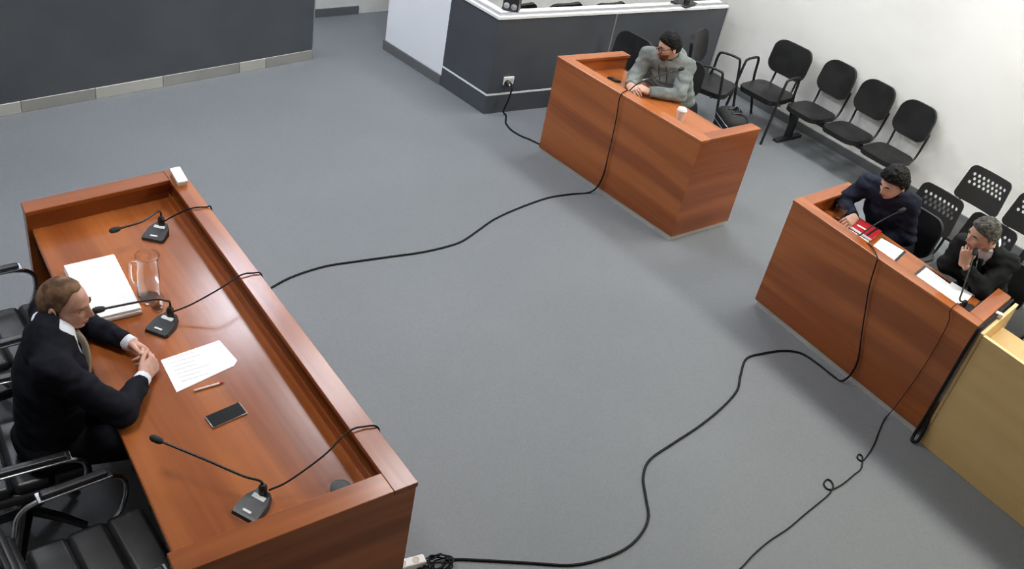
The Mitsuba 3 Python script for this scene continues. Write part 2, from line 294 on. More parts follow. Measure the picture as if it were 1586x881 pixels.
# leather office armchair with chrome arm loops; faces -y, origin on the floor
def office_parts():
    R = []
    seat = tri(m3.Manifold.batch_boolean([man(rbox(.44, .165, .09, .03, (0, y, .465))) for y in (-.18, -.02, .14)] + [man(rbox(.48, .46, .05, .024, (0, -.02, .44)))], m3.OpType.Add))
    R.append(('seat', ply(seat, 'mat_leather', 40)))
    back = tri(m3.Manifold.batch_boolean([man(xf(rbox(.49, .075, .155, .034, (0, 0, z)), (0, .20 + (z - .55) * .16, 0), rx=-8)) for z in (.55, .69, .83, .96)] + [man(xf(rbox(.47, .05, .56, .024, (0, .02, .75)), (0, .23, 0), rx=-8))], m3.OpType.Add))
    R.append(('backrest', ply(back, 'mat_leather', 40)))
    for s in (-1, 1):
        loop = tube([(s * .25, .24, .55), (s * .285, .20, .64), (s * .29, .10, .675), (s * .29, -.12, .675), (s * .285, -.22, .62), (s * .27, -.20, .48), (s * .22, -.10, .425)], .0115, 10, 6)
        R.append(('armrest', ply(loop, 'mat_chrome', True), 'chrome arm loop'))
        R.append(('arm_rail', ply(xf(rbox(.060, .30, .010, .004, (s * .29, -.02, .690)), (0, 0, 0)), 'mat_chrome', 40), 'chrome rail below the pad', 'armrest' if s < 0 else 'armrest_001'))
        R.append(('arm_pad', ply(xf(rbox(.040, .27, .022, .010, (s * .29, -.02, .702)), (0, 0, 0)), 'mat_leather', 40), None, 'armrest' if s < 0 else 'armrest_001'))
    R.append(('column', ply(cat(lathe([(0, .12), (.028, .12), (.028, .34), (.05, .36), (.09, .42), (0, .42)], 20)), 'mat_black', 30)))
    for i in range(5):
        a = 2 * math.pi * i / 5 + .3; c, s_ = math.cos(a), math.sin(a)
        R.append(('base_spoke', ply(tube([(c * .02, s_ * .02, .12), (c * .16, s_ * .16, .105), (c * .27, s_ * .27, .075)], [.026, .018], 8), 'mat_black', 40)))
        R.append(('caster', ply(xf(lathe([(0, -.022), (.022, -.022), (.027, -.015), (.027, .015), (.022, .022), (0, .022)], 14), (c * .27, s_ * .27, .0275), ry=90, rz=math.degrees(a)), 'mat_black', 40)))
    return R
OFFICE = office_parts()
# waiting-room armchair: padded seat and back, black tube frame with arm loops
def visitor_parts(arms=True):
    R = []
    seat = xf(pad(.45, .43, .05, .10, 0, edge=.06), (0, .20, .425), rx=90)
    R.append(('seat', ply(seat, 'mat_vinyl', 40)))
    R.append(('backrest', ply(xf(pad(.44, .33, .035, .10, .035, edge=.05), (0, .235, .54), rx=-10), 'mat_vinyl', 40)))
    for s in (-1, 1):
        if arms: p = [(s * .27, -.27, 0), (s * .26, -.21, .36), (s * .255, -.17, .62), (s * .255, -.13, .665), (s * .255, .02, .665), (s * .255, .065, .62), (s * .25, .09, .40), (s * .25, .26, 0)]
        else: p = [(s * .23, -.23, 0), (s * .22, -.19, .40), (s * .22, .10, .40), (s * .22, .25, 0)]
        R.append(('leg_frame', ply(tube(p, .013, 8, 5), 'mat_black', True)))
        R.append(('back_bracket', ply(tube([(s * .13, .12, .39), (s * .13, .215, .41), (s * .13, .25, .50), (s * .13, .285, .66)], .011, 8, 4), 'mat_black', True)))
    R.append(('crossbar', ply(cat(tube([(-.25, -.12, .385), (.25, -.12, .385)], .011), tube([(-.25, .12, .385), (.25, .12, .385)], .011)), 'mat_black', True)))
    return R
VISITOR, VISITOR_NO = visitor_parts(), visitor_parts(False)
# row of padded seats on one beam
def row_parts(n, pitch, holes):
    R = []; w = .385 if not holes else .42
    for i in range(n):
        x = (i - (n - 1) / 2) * pitch
        R.append(('seat', ply(xf(pad(w, .42, .045 if not holes else .022, .10 if not holes else .06, 0, edge=.06), (x, .19, .37 if holes else .395), rx=88), 'mat_vinyl' if not holes else 'mat_plastic', 40)))
        hs = None
        if holes:
            hs = [Point((c - 3.5) * .044 + (.022 if r % 2 else 0), .235 - r * .038).buffer(.0145, 4) for r in range(3) for c in range(8 - r % 2)]
        R.append(('backrest', ply(xf(pad(w, .335 if not holes else .31, .035 if not holes else .014, .11 if not holes else .05, .045, holes=hs, edge=.05, taper=.12 if holes else .06), (x, .245, .525), rx=-10), 'mat_vinyl' if not holes else 'mat_plastic', 40)))
        for s in (-1, 1):
            R.append(('back_bracket', ply(tube([(x + s * .15, -.02, .343), (x + s * .15, .17, .343), (x + s * .155, .235, .40), (x + s * .16, .265, .53), (x + s * .16, .29, .62)], .011, 8, 4), 'mat_black', True)))
    L = (n - 1) * pitch / 2 + .20
    R.append(('beam', ply(bx(-L, L, -.03, .03, .30, .335), 'mat_black', False)))
    for x in (-L + .04, L - .04) if n < 4 else (-L + .04, 0, L - .04):
        R.append(('pedestal', ply(cat(bx(x - .03, x + .03, -.03, .03, .02, .305), bx(x - .035, x + .035, -.20, .20, 0, .03, .008)), 'mat_black', False)))
        if holes: R.append(('joint_bracket', ply(xf(bx(x - .02, x + .02, -.10, .14, .336, .352), (.0, 0, 0)), 'mat_silver', False), 'bright metal bracket'))
    return R

put(thing('office_chair', 'black leather office chair under the man with clasped hands at the long desk', 'chair'), OFFICE, (-1.29, 1.02, 0), 180 - 4)
put(thing('office_chair', 'empty black leather office chair with chrome arms at the near end of the long desk', 'chair'), OFFICE, (-0.53, 1.12, 0), 180 + 2)
put(thing('office_chair', 'black office chair at the far end of the long desk, mostly outside the picture', 'chair'), OFFICE, (-2.12, 1.20, 0), 180 + 2)
put(thing('visitor_chair', 'black chair between the grey counter and the grey sweatshirt, only its rounded back visible', 'chair'), VISITOR_NO, (-3.70, 6.84, 0), 4)
put(thing('visitor_chair', 'black chair that the man in the grey sweatshirt sits on', 'chair'), VISITOR_NO, (-3.03, 6.98, 0), 40)
put(thing('visitor_chair', 'black armchair with tubular arms turned sideways behind the grey sweatshirt', 'chair'), VISITOR, (-3.43, 7.97, 0), 112)
put(thing('visitor_chair', 'black armchair with tubular arms at the left end of the wall seats', 'chair'), VISITOR, (-3.10, 8.50, 0), 4)
put(thing('visitor_chair', 'black chair with a rounded back under the man in the navy shirt', 'chair'), VISITOR_NO, (-0.52, 6.74, 0), 0)
put(thing('visitor_chair', 'black chair under the man with his hand on his chin', 'chair'), VISITOR_NO, (0.19, 6.78, 0), 0)
put(thing('beam_seating', 'row of three padded black seats on one beam against the white wall', 'bench'), row_parts(3, .455, False), (-2.185, 8.66, 0), 0)
put(thing('perforated_beam_seating', 'row of black plastic seats with perforated backs, the row nearer to the two seated men', 'bench'), row_parts(3, .46, True), (-0.19, 7.26, 0), -2)
put(thing('perforated_beam_seating', 'row of black plastic seats with perforated backs, the row nearer to the white wall', 'bench'), row_parts(4, .46, True), (0.03, 8.02, 0), -2)
for i, yv in enumerate((6.42, 6.94, 7.46)):
    put(thing('counter_chair', ('leftmost', 'middle', 'rightmost')[i] + ' of the three black chair backs peeking over the counter', 'chair'), VISITOR_NO, (-4.93 + .085 * i, yv, 0), -90)

# ------------------------------------------------------------------ things on the long desk
def slab(pts, z, th, rot=None):
    return prism(pts, z, z + th, .0006)
Z = TAB
def lines(c, ux, uy, n, w, gap, z):
    """rows of print: short thin strips, as one sheet of ink."""
    c, ux, uy = V(*c), V(*ux) / np.linalg.norm(ux), V(*uy) / np.linalg.norm(uy); rg = np.random.default_rng(int(abs(c[0]) * 1000)); out = []
    for i in range(n):
        l = w * rg.uniform(.5, 1); a = c + uy * gap * i
        q = [a, a + ux * l, a + ux * l + uy * .0022, a + uy * .0022]
        m = trimesh.Trimesh([[*p, z] for p in q], [[0, 1, 2], [0, 2, 3]], process=False)
        if m.face_normals[0][2] < 0: m.invert()
        out.append(m)
    return cat(*out)
t = thing('paper_stack', 'thick stack of white papers beside the head of the man in the dark suit', 'papers')
for i in range(5):
    d = V((i % 3 - 1) * .004, (i % 2) * .005)
    obj(t, 'sheaf', slab([V(-2.14, 1.50) + d, V(-2.145, 1.75) + d, V(-1.66, 1.715) + d, V(-1.665, 1.48) + d], Z + i * .0085, .0078), 'mat_paper', False)
t = thing('paper_sheet', 'single white printed sheet in front of the clasped hands', 'paper')
obj(t, 'sheet', slab([(-1.296, 1.673), (-1.319, 1.970), (-1.145, 1.985), (-1.115, 1.955), (-1.058, 1.656)], Z, .003), 'mat_paper', False)
obj(t, 'print', lines((-1.285, 1.70), (0, 1, 0)[:2], (1, 0), 7, .20, .028, Z + .0034), 'mat_ink', False, 'rows of small print')
t = thing('pen', 'pale pen lying beside the printed sheet', 'pen')
obj(t, 'barrel', tube([(-1.031, 1.726, Z + .006), (-1.028, 1.845, Z + .006)], .0055, 10), 'mat_pen', True)
obj(t, 'tip', tube([(-1.028, 1.845, Z + .006), (-1.0277, 1.868, Z + .006)], [.005, .0012], 10), 'mat_red', True, 'dark red tip')
t = thing('smartphone', 'black smartphone lying on the long desk', 'phone')
ph = [V(-.852, 1.700), V(-.873, 1.872), V(-.793, 1.876), V(-.772, 1.704)]; pc = sum(ph) / 4
obj(t, 'body', prism(ph, Z, Z + .010, .003), 'mat_silver', 40, 'grey metal edge')
obj(t, 'screen', prism([pc + (p - pc) * .95 for p in ph], Z + .009, Z + .0112, .0005), 'mat_screen', False)
t = thing('card_box', 'small white box lying on the corner of the desk rim', 'box')
obj(t, 'lid', prism([(-2.695, 2.262), (-2.70, 2.325), (-2.535, 2.308), (-2.53, 2.245)], RIM + .022, RIM + .032, .002), 'mat_white', 40)
obj(t, 'tray', prism([(-2.69, 2.266), (-2.695, 2.321), (-2.54, 2.304), (-2.535, 2.249)], RIM, RIM + .022, .002), 'mat_beige', 40)
# water jug
jx, jy = -1.765, 1.795
t = thing('water_jug', 'clear glass water jug half full of water behind the middle microphone', 'jug')
def shell(prof, th): return prof + [(max(r - th, 0), z) for r, z in reversed(prof)]
outer = [(0, 0), (.050, 0), (.056, .006), (.057, .03), (.053, .14), (.048, .18), (.050, .215), (.058, .235)]
inner = [(.055, .235), (.047, .215), (.045, .18), (.050, .14), (.0535, .03), (.050, .012), (0, .010)]
obj(t, 'body', lathe([(r, z * 1.12) for r, z in outer + inner], 36, (jx, jy, Z)), 'mat_glass_solid', 40)
obj(t, 'water', lathe([(0, .0125), (.049, .0137), (.0525, .034), (.0495, .112), (0, .1125)], 36, (jx, jy, Z)), 'mat_glass', 40, 'clear water')
hd = V(-.72, -.69)
obj(t, 'handle', tube([(jx + hd[0] * a, jy + hd[1] * a, Z + z) for a, z in ((.050, .20), (.075, .205), (.092, .18), (.092, .10), (.080, .07), (.054, .065))], .0075, 10, 6), 'mat_glass_solid', True)
t = thing('drinking_glass', 'small clear drinking glass next to the water jug', 'glass')
obj(t, 'body', lathe([(0, 0), (.026, 0), (.029, .005), (.033, .075), (.031, .075), (.027, .010), (0, .009)], 28, (-1.672, 1.80, Z)), 'mat_glass_solid', 40)

# gooseneck microphones
def microphone(label, c, ang, neck, headr=.013, size=1.0, zb=Z, white=True):
    t = thing('gooseneck_microphone', label, 'microphone')
    s = size; ca, sa = math.cos(math.radians(ang)), math.sin(math.radians(ang))
    W = lambda m: xf(m, (c[0], c[1], zb), rz=ang)
    base = hull([(x * s, y * s, z * s) for x, y, z in [(-.055, -.08, 0), (.055, -.08, 0), (.064, -.065, 0), (.060, .01, 0), (.034, .068, 0), (-.034, .068, 0), (-.060, .01, 0), (-.064, -.065, 0),
                 (-.052, -.075, .016), (.052, -.075, .016), (.059, -.060, .020), (.054, .01, .032), (.029, .061, .042), (-.029, .061, .042), (-.054, .01, .032), (-.059, -.060, .020)]])
    obj(t, 'base', W(base), 'mat_mic', 25)
    if white: obj(t, 'button', W(hull([(x * s, y * s, z * s) for x in (-.02, .02) for y, z in ((-.056, .0170), (-.046, .0190), (-.056, .0235), (-.046, .0252))])), 'mat_white', False, 'pale talk button')
    if white: obj(t, 'tag', W(hull([(x * s, y * s, z * s) for x in (-.030, .030) for y, z in ((.014, .0300), (.034, .034), (.014, .0345), (.034, .0388))])), 'mat_white', False, 'white paper tag')
    obj(t, 'socket', W(xf(lathe([(0, 0), (.018 * s, 0), (.018 * s, .040 * s), (.010 * s, .052 * s), (0, .05 * s)], 14), (0, .048 * s, .036 * s))), 'mat_black', 30)
    st = V(c[0] - sa * .048 * s, c[1] + ca * .048 * s, zb + .07 * s)
    pts = [st] + [V(*p) for p in neck]
    obj(t, 'gooseneck', tube(pts, .0052, 8, 8), 'mat_black', True)
    d = pts[-1] - pts[-2]; d /= np.linalg.norm(d)
    obj(t, 'head', tube([pts[-1] + d * a for a in (-.012, -.006, .01, .03, .042, .047)], [.006, .0125, .0155, .0155, .011, .003], 14), 'mat_black_matte', True, 'black foam head')
    return t
microphone('gooseneck microphone at the far end of the long desk, nearest to the small white box', (-2.295, 2.037), 46, [(-2.345, 2.075, .90), (-2.28, 2.03, .95), (-2.22, 1.93, .95), (-2.205, 1.80, .945)])
microphone('gooseneck microphone in front of the face of the man in the dark suit', (-1.525, 1.780), 35, [(-1.565, 1.825, .90), (-1.52, 1.79, .955), (-1.53, 1.72, .975), (-1.53, 1.50, .99)])
microphone('gooseneck microphone at the near end of the long desk, stretched over the wood', (-0.290, 1.678), 27, [(-0.325, 1.715, .895), (-0.37, 1.66, .91), (-0.50, 1.555, .935), (-0.655, 1.435, .955)])
microphone('gooseneck microphone on the desk of the man in the grey sweatshirt', (-2.79, 6.135), 180, [(-2.79, 6.12, .90), (-2.775, 6.18, .95), (-2.73, 6.32, 1.01), (-2.67, 6.50, 1.075)], white=False)
microphone('gooseneck microphone between the red folder and the white papers', (-0.50, 6.19), 180, [(-.50, 6.18, .86), (-.49, 6.25, .91), (-.46, 6.37, .985), (-.435, 6.45, 1.03)], white=False, size=.85)
microphone('gooseneck microphone in front of the man with his hand on his chin', (.345, 6.22), 150, [(.292, 6.17, .86), (.27, 6.20, .90), (.22, 6.28, 1.0), (.165, 6.375, 1.08)], white=False, size=.9)

# ------------------------------------------------------------------ things on the other desks and on the counter
t = thing('takeaway_cup', 'pale takeaway coffee cup with a white lid', 'cup')
cx, cy = -2.335, 6.26
obj(t, 'cup', lathe([(0, 0), (.027, 0), (.038, .105), (.0385, .108), (0, .108)], 28, (cx, cy, Z)), 'mat_cup', 40)
obj(t, 'lid', lathe([(0, .108), (.041, .106), (.041, .114), (.037, .118), (.035, .126), (.031, .127), (.029, .123), (0, .123)], 28, (cx, cy, Z)), 'mat_white', 40, 'white plastic lid')
t = thing('telephone', 'small black phone at the left end of the desk by the counter', 'phone')
obj(t, 'body', prism([(-3.19, 6.23), (-3.10, 6.255), (-3.075, 6.30), (-3.165, 6.275)], Z, Z + .018, .004), 'mat_black', 40)
obj(t, 'screen', prism([(-3.185, 6.236), (-3.108, 6.258), (-3.085, 6.296), (-3.162, 6.272)], Z + .0178, Z + .0195, .0005), 'mat_screen', False)
t = thing('red_folder', 'red folder with a black elastic band in front of the man in the navy shirt', 'folder')
rf = [V(-.665, 6.300), V(-.690, 6.46), V(-.500, 6.475), V(-.462, 6.300)]
obj(t, 'cover', prism(rf, Z + .004, Z + .028, .003), 'mat_red', 40)
obj(t, 'pages', prism([rf[0] + V(.004, -.004), rf[0] + V(.004, .006), rf[3] + V(-.004, .006), rf[3] + V(-.004, -.004)], Z + .008, Z + .024, .001), 'mat_paper', False, 'white page edges')
obj(t, 'band', prism([V(-.515, 6.299), V(-.545, 6.474), V(-.530, 6.475), V(-.500, 6.299)], Z + .0275, Z + .0295, .0004), 'mat_black', False, 'dark band')
obj(t, 'label', prism([V(-.63, 6.345), V(-.635, 6.365), V(-.555, 6.372), V(-.55, 6.352)], Z + .0275, Z + .0292, .0004), 'mat_white', False, 'white sticker')
solo('paper_sheet_001', slab([(-.645, 6.225), (-.66, 6.29), (-.475, 6.30), (-.462, 6.235)], Z, .003), 'mat_paper', 'narrow white paper lying under the front edge of the red folder', 'paper', None, False)
t = thing('paper_sheet', 'white sheets between the red folder and the desk microphone cable', 'papers')
obj(t, 'sheet', slab([(-.415, 6.235), (-.462, 6.43), (-.285, 6.445), (-.238, 6.245)], Z, .004), 'mat_paper', False)
obj(t, 'sheet', slab([(-.41, 6.245), (-.450, 6.42), (-.30, 6.44), (-.25, 6.25)], Z + .0042, .002), 'mat_paper', False)
obj(t, 'backing', slab([(-.40, 6.25), (-.47, 6.45), (-.27, 6.455), (-.222, 6.255)], Z - .0, .0015), 'mat_black', False, 'dark backing sheet')
t = thing('paper_sheet', 'white sheets on a dark folder, left of the other sheets before the grey-haired man', 'papers')
obj(t, 'sheet', slab([(-.052, 6.228), (-.084, 6.414), (.117, 6.390), (.150, 6.200)], Z + .002, .003), 'mat_paper', False)
obj(t, 'folder', slab([(-.072, 6.225), (-.106, 6.43), (.13, 6.42), (.160, 6.20)], Z, .0018), 'mat_black', False, 'dark folder below')
t = thing('paper_sheet', 'white sheet before the grey-haired man, nearest to the dark pouch', 'papers')
obj(t, 'sheet', slab([(.153, 6.202), (.108, 6.425), (.262, 6.435), (.311, 6.215)], Z + .006, .003), 'mat_paper', False)
t = thing('drinking_glass', 'clear drinking glass in the hand of the man in the navy shirt', 'glass')
obj(t, 'body', lathe([(0, 0), (.034, 0), (.037, .005), (.043, .110), (.0405, .110), (.035, .012), (0, .010)], 28, (-.762, 6.305, Z)), 'mat_glass_solid', 40)
t = thing('pouch', 'dark rounded pouch lying at the right end of the two men\'s desk', 'pouch')
obj(t, 'pouch', xf(rbox(.10, .15, .055, .026, (0, 0, .0275)), (.405, 6.315, Z), rz=12), 'mat_navy', 40)
labels[t]['label'] = "dark rounded pouch lying at the right end of the two men's desk"
# backpack on the chair behind desk two
t = thing('backpack', 'black backpack with grey piping on the floor behind the coffee cup', 'bag')
W = lambda m: xf(m, (-2.80, 7.62, 0), rz=-28)
obj(t, 'body', W(rbox(.36, .22, .46, .07, (0, 0, .23), 16)), 'mat_black_matte', 40)
obj(t, 'front_pocket', W(rbox(.28, .08, .24, .036, (0, -.12, .15), 14)), 'mat_vinyl', 40)
for s in (-.07, .07): obj(t, 'strap', W(tube([(s, .105, .05), (s * 1.1, .14, .20), (s, .12, .40), (s * .8, .05, .465), (s * .7, -.04, .455)], .014, 8, 6)), 'mat_vinyl', True)
for z in (.32, .38): obj(t, 'zip', W(tube([(-.17, -.06, z - .03), (-.12, -.108, z), (.12, -.108, z), (.17, -.06, z - .03)], .005, 6, 5)), 'mat_silver', True, 'grey zip piping')
obj(t, 'handle', W(tube([(-.04, .03, .456), (-.03, .03, .495), (.03, .03, .495), (.04, .03, .456)], .008, 8, 6)), 'mat_black', True)
solo('plug_adapter', xf(rbox(.045, .035, .03, .006), (.548, 6.145, RIM + .012), rz=20), 'mat_white', 'small white plug lying between the dark-red desk and the maple desk', 'plug')
# on the counter
t = thing('desk_speaker', 'small black box speaker on the near corner of the counter', 'speaker')
W = lambda m: xf(m, (-4.37, 6.045, .957), rz=38)
obj(t, 'body', W(rbox(.15, .11, .13, .012, (0, 0, .065))), 'mat_black', 40)
for x in (-.035, .035): obj(t, 'driver', W(xf(lathe([(0, 0), (.028, 0), (.028, .006), (.022, .004), (0, .002)], 20), (x, -.055, .05), rx=90)), 'mat_silver', 40, 'grey round driver')
t = thing('monitor', 'black monitor seen from behind at the far end of the counter', 'monitor')
W = lambda m: xf(m, (-4.12, 8.10, .957), rz=-80)
obj(t, 'foot', W(prism([(-.14, -.09), (.14, -.09), (.11, .09), (-.11, .09)], 0, .02, .006)), 'mat_black', 40)
obj(t, 'stand', W(bx(-.04, .04, .0, .03, .02, .2)), 'mat_black', False)
obj(t, 'screen', W(rbox(.5, .04, .32, .012, (0, -.02, .27))), 'mat_black', 40)
# wall socket on the counter front, with plug
q = C1 + e * 0.21
W = lambda m: xf(m, (q[0], q[1], .30), rz=math.degrees(math.atan2(e[1], e[0])))
t = thing('power_socket', 'white power socket low on the dark grey counter', 'socket')
obj(t, 'plate', W(rbox(.115, .016, .08, .006, (0, -.008, .03))), 'mat_white', 40)
obj(t, 'cover', W(xf(lathe([(0, 0), (.026, 0), (.024, .006), (.0, .007)], 20), (.02, -.016, .035), rx=90)), 'mat_beige', 40)
t = thing('power_plug', 'black and white plug stuck in the socket on the grey counter', 'plug')
obj(t, 'body', W(xf(lathe([(0, 0), (.030, 0), (.030, .022), (.018, .034), (.010, .045), (0, .045)], 20), (-.018, -.016, .012), rx=90)), 'mat_black', 40)
obj(t, 'face', W(xf(lathe([(0, .045), (.0095, .0452), (.009, .050), (0, .050)], 14), (-.018, -.016, .012), rx=90)), 'mat_white', 40, 'white plug centre')

# ------------------------------------------------------------------ cables
def cable(label, pts, r=.0045, n=8, name='cable'):
    return solo(name, tube(pts, r, 7, n), 'mat_cable', label, 'cable', None, True)
zf = .006
fl = lambda pts: [(x, y, zf) for x, y in pts]
cable('black cable crossing the floor from the desk by the counter to the long desk',
      [(-2.79, 6.06, Z + .05), (-2.76, 6.045, .90), (-2.73, 6.0, RIM + .006), (-2.705, 5.93, RIM + .006), (-2.70, 5.908, .88), (-2.682, 5.908, .726), (-2.672, 5.908, .585), (-2.665, 5.908, .379), (-2.66, 5.905, .2), (-2.69, 5.895, .06)]
      + fl([(-2.72, 5.83), (-2.759, 5.659), (-2.781, 5.428), (-2.741, 5.09), (-2.683, 4.818), (-2.601, 4.602), (-2.523, 4.396), (-2.505, 4.237), (-2.515, 4.016), (-2.557, 3.767), (-2.598, 3.527), (-2.631, 3.291), (-2.609, 3.036), (-2.542, 2.826), (-2.44, 2.55), (-2.30, 2.335)]), [.0042] * 8 + [.0075] * 18)
cable('black cable from the two men\'s desk curving across the floor to the power strip',
      [(-.49, 6.13, Z + .05), (-.40, 6.04, .90), (-.33, 6.02, RIM + .006), (-.215, 5.934, RIM + .006), (-.20, 5.925, .88), (-.177, 5.925, .727), (-.128, 5.925, .546), (-.075, 5.925, .364), (-.025, 5.92, .21), (-.02, 5.91, .08)]
      + fl([(-.05, 5.885), (-.115, 5.875), (-.245, 5.88), (-.387, 5.86), (-.469, 5.75), (-.516, 5.582), (-.53, 5.424), (-.43, 5.249), (-.328, 5.095), (-.257, 4.856), (-.209, 4.592), (-.181, 4.332), (-.15, 4.108), (-.07, 3.978), (.053, 3.881), (.164, 3.795), (.23, 3.682), (.263, 3.54), (.253, 3.385), (.202, 3.203), (.084, 3.018), (-.044, 2.823), (-.137, 2.667), (-.118, 2.596), (-.14, 2.53), (-.19, 2.49)]), [.0042] * 7 + [.0075] * 24)
cable('thin dark cable with two small curls on the floor before the two men\'s desk',
      [(.335, 6.15, Z + .05), (.34, 6.04, .90), (.345, 6.0, RIM + .005), (.36, 5.905, RIM + .005), (.367, 5.898, .89), (.386, 5.90, .823), (.388, 5.90, .589), (.375, 5.90, .363), (.355, 5.895, .148), (.34, 5.885, .03)]
      + fl([(.345, 5.84), (.398, 5.70), (.463, 5.541), (.506, 5.395), (.506, 5.347), (.475, 5.348), (.464, 5.385), (.492, 5.38), (.548, 5.288), (.559, 5.197), (.572, 5.066), (.568, 4.973), (.55, 4.939), (.511, 4.952), (.499, 5.006), (.531, 5.01), (.563, 4.974), (.585, 4.887), (.598, 4.757), (.609, 4.638), (.627, 4.468), (.632, 4.29), (.651, 4.129), (.676, 3.993), (.70, 3.7), (.74, 3.2), (.95, 2.2), (1.6, .7), (3.0, -.5), (4.28, -.9)]), [.0026] * 10 + [.0045] * 32)
cable('black cable from the plug on the grey counter to the nearest wooden desk',
      [(q[0] + .045, q[1] + .01, .312), (q[0] + .10, q[1] - .02, .29), (q[0] + .11, q[1] - .05, .18), (q[0] + .07, q[1] - .05, .05)] + fl([(-4.16, 6.03), (-4.08, 5.97), (-4.013, 5.922), (-3.89, 5.89), (-3.765, 5.905), (-3.673, 5.945), (-3.56, 5.98)]), .008)
cable('thick black cable looped between the two men\'s desk and the maple desk',
      [(.50, 6.40, RIM + .012), (.535, 6.15, RIM + .013), (.560, 5.93, RIM + .013), (.566, 5.868, RIM - .01), (.562, 5.86, .75), (.560, 5.86, .5), (.556, 5.86, .2), (.55, 5.86, .05), (.565, 5.83, .012), (.595, 5.84, .03), (.59, 5.858, .12), (.578, 5.862, .2)], .0105)
cable('black microphone cable over the desk rim beside the small white box', [(-2.345, 2.095, .84), (-2.335, 2.15, .87), (-2.29, 2.225, RIM + .005), (-2.275, 2.30, RIM + .005), (-2.265, 2.332, RIM - .01), (-2.25, 2.338, .7), (-2.22, 2.338, .35)], .004)
cable('black cable of the middle microphone rising over the rim of the long desk', [(-1.565, 1.84, .84), (-1.555, 1.93, .865), (-1.555, 2.08, .92), (-1.60, 2.20, RIM + .012), (-1.60, 2.27, RIM + .008), (-1.585, 2.315, RIM - .015), (-1.57, 2.317, .7), (-1.56, 2.317, .4)], .004)
cable('black cable of the nearest microphone rising over the rim of the long desk', [(-.308, 1.745, .84), (-.30, 1.83, .86), (-.32, 2.00, .91), (-.375, 2.14, RIM + .012), (-.375, 2.22, RIM + .010), (-.35, 2.285, RIM - .015), (-.34, 2.286, .7), (-.33, 2.286, .4)], .004)
t = thing('power_strip', 'white power strip on the floor by the near corner of the long desk', 'power strip')
W = lambda m: xf(m, (-.215, 2.43, 0), rz=78)
obj(t, 'body', W(rbox(.24, .055, .04, .008, (0, 0, .021))), 'mat_white', 40)
for x in (-.07, 0, .07): obj(t, 'outlet', W(lathe([(0, .040), (.018, .040), (.018, .043), (.015, .0415), (0, .0412)], 16, (x, 0, 0))), 'mat_beige', 40)
t = thing('cable_bundle', 'tangle of thin black cables beside the white power strip', 'cables')
rg = np.random.default_rng(4)
for i in range(4):
    p = [(-.20, 2.50, .02)]
    a0 = rg.uniform(0, 6)
    for k in range(7): p.append((-.135 + .05 * math.cos(a0 + k * 1.1) + rg.uniform(-.02, .02), 2.60 + .055 * math.sin(a0 + k * 1.1) + rg.uniform(-.02, .02), .008 + .012 * i * (.4 + .6 * rg.uniform())))
    obj(t, 'loop', tube(p, .0042, 6, 6), 'mat_cable', True)

# ------------------------------------------------------------------ people
from scipy import sparse
def taubin(m, it):
    n = len(m.vertices); f = m.faces; e = np.vstack([f[:, [0, 1]], f[:, [1, 2]], f[:, [2, 0]]])
    A = sparse.coo_matrix((np.ones(2 * len(e)), (np.r_[e[:, 0], e[:, 1]], np.r_[e[:, 1], e[:, 0]])), (n, n)).tocsr(); A.data[:] = 1
    g = np.maximum(np.asarray(A.sum(1)).ravel(), 1)[:, None]; v = np.array(m.vertices); free = (np.asarray(A.sum(1)).ravel() > 2)[:, None]
    for _ in range(it):
        for w in (.5, -.53): v = v + w * np.where(free, (A @ v) / g - v, 0)
    m.vertices = v
unit = lambda v: np.asarray(v, float) / np.linalg.norm(v)
def surfnet(fn, lo, hi, h):
    """naive surface nets of fn(P) = 0 on a grid."""
    lo, hi = np.asarray(lo, float), np.asarray(hi, float)
    n = np.ceil((hi - lo) / h).astype(int) + 1
    ax = [(lo[k] + h * np.arange(n[k])).astype(np.float32) for k in range(3)]
    G = np.stack(np.meshgrid(*ax, indexing='ij'), -1)
    D = fn(G); s = D < 0
    cell = tuple(m - 1 for m in n); cnt = np.zeros(cell); acc = np.zeros(cell + (3,))
    sl = lambda o, k: tuple(slice(o[i], o[i] + cell[i]) for i in range(3))
    C = [(a, b, c) for a in (0, 1) for b in (0, 1) for c in (0, 1)]
    for a in C:
        for k in range(3):
            if a[k]: continue
            b = list(a); b[k] = 1; b = tuple(b)
            da, db = D[sl(a, 0)], D[sl(b, 0)]; m = s[sl(a, 0)] != s[sl(b, 0)]
            t = np.where(m, da / np.where(m, da - db, 1), 0)
            cnt += m
            for j in range(3): acc[..., j] += m * (a[j] + (t if j == k else 0))
    on = cnt > 0; idx = -np.ones(cell, int); idx[on] = np.arange(on.sum())
    v = lo + h * (np.argwhere(on) + acc[on] / cnt[on][:, None])
    F = []
    for k in range(3):
        i, j = [(1, 2), (2, 0), (0, 1)][k]
        A = np.take(s, range(0, n[k] - 1), k); B = np.take(s, range(1, n[k]), k)
        e = np.argwhere(A != B); ok = (e[:, i] > 0) & (e[:, j] > 0) & (e[:, i] < cell[i]) & (e[:, j] < cell[j]); e = e[ok]
        fl_ = A[tuple(e.T)]
        def at(di, dj):
            q = e.copy(); q[:, i] -= di; q[:, j] -= dj; return idx[tuple(q.T)]
        a, b, c, d = at(1, 1), at(0, 1), at(0, 0), at(1, 0)
        q = np.stack([a, b, c, d], 1); q = np.where(fl_[:, None], q, q[:, ::-1])
        F += [q[:, [0, 1, 2]], q[:, [0, 2, 3]]]
    m = trimesh.Trimesh(v, np.vstack(F), process=False)
    taubin(m, 6)
    return m
def cone(P, a, b, ra, rb):
    a, b = np.asarray(a, np.float32), np.asarray(b, np.float32); ab = b - a
    t = np.clip(((P - a) @ ab) / (ab @ ab), 0, 1)
    return np.linalg.norm(P - a - t[..., None] * ab, axis=-1) - (ra + t * (rb - ra))
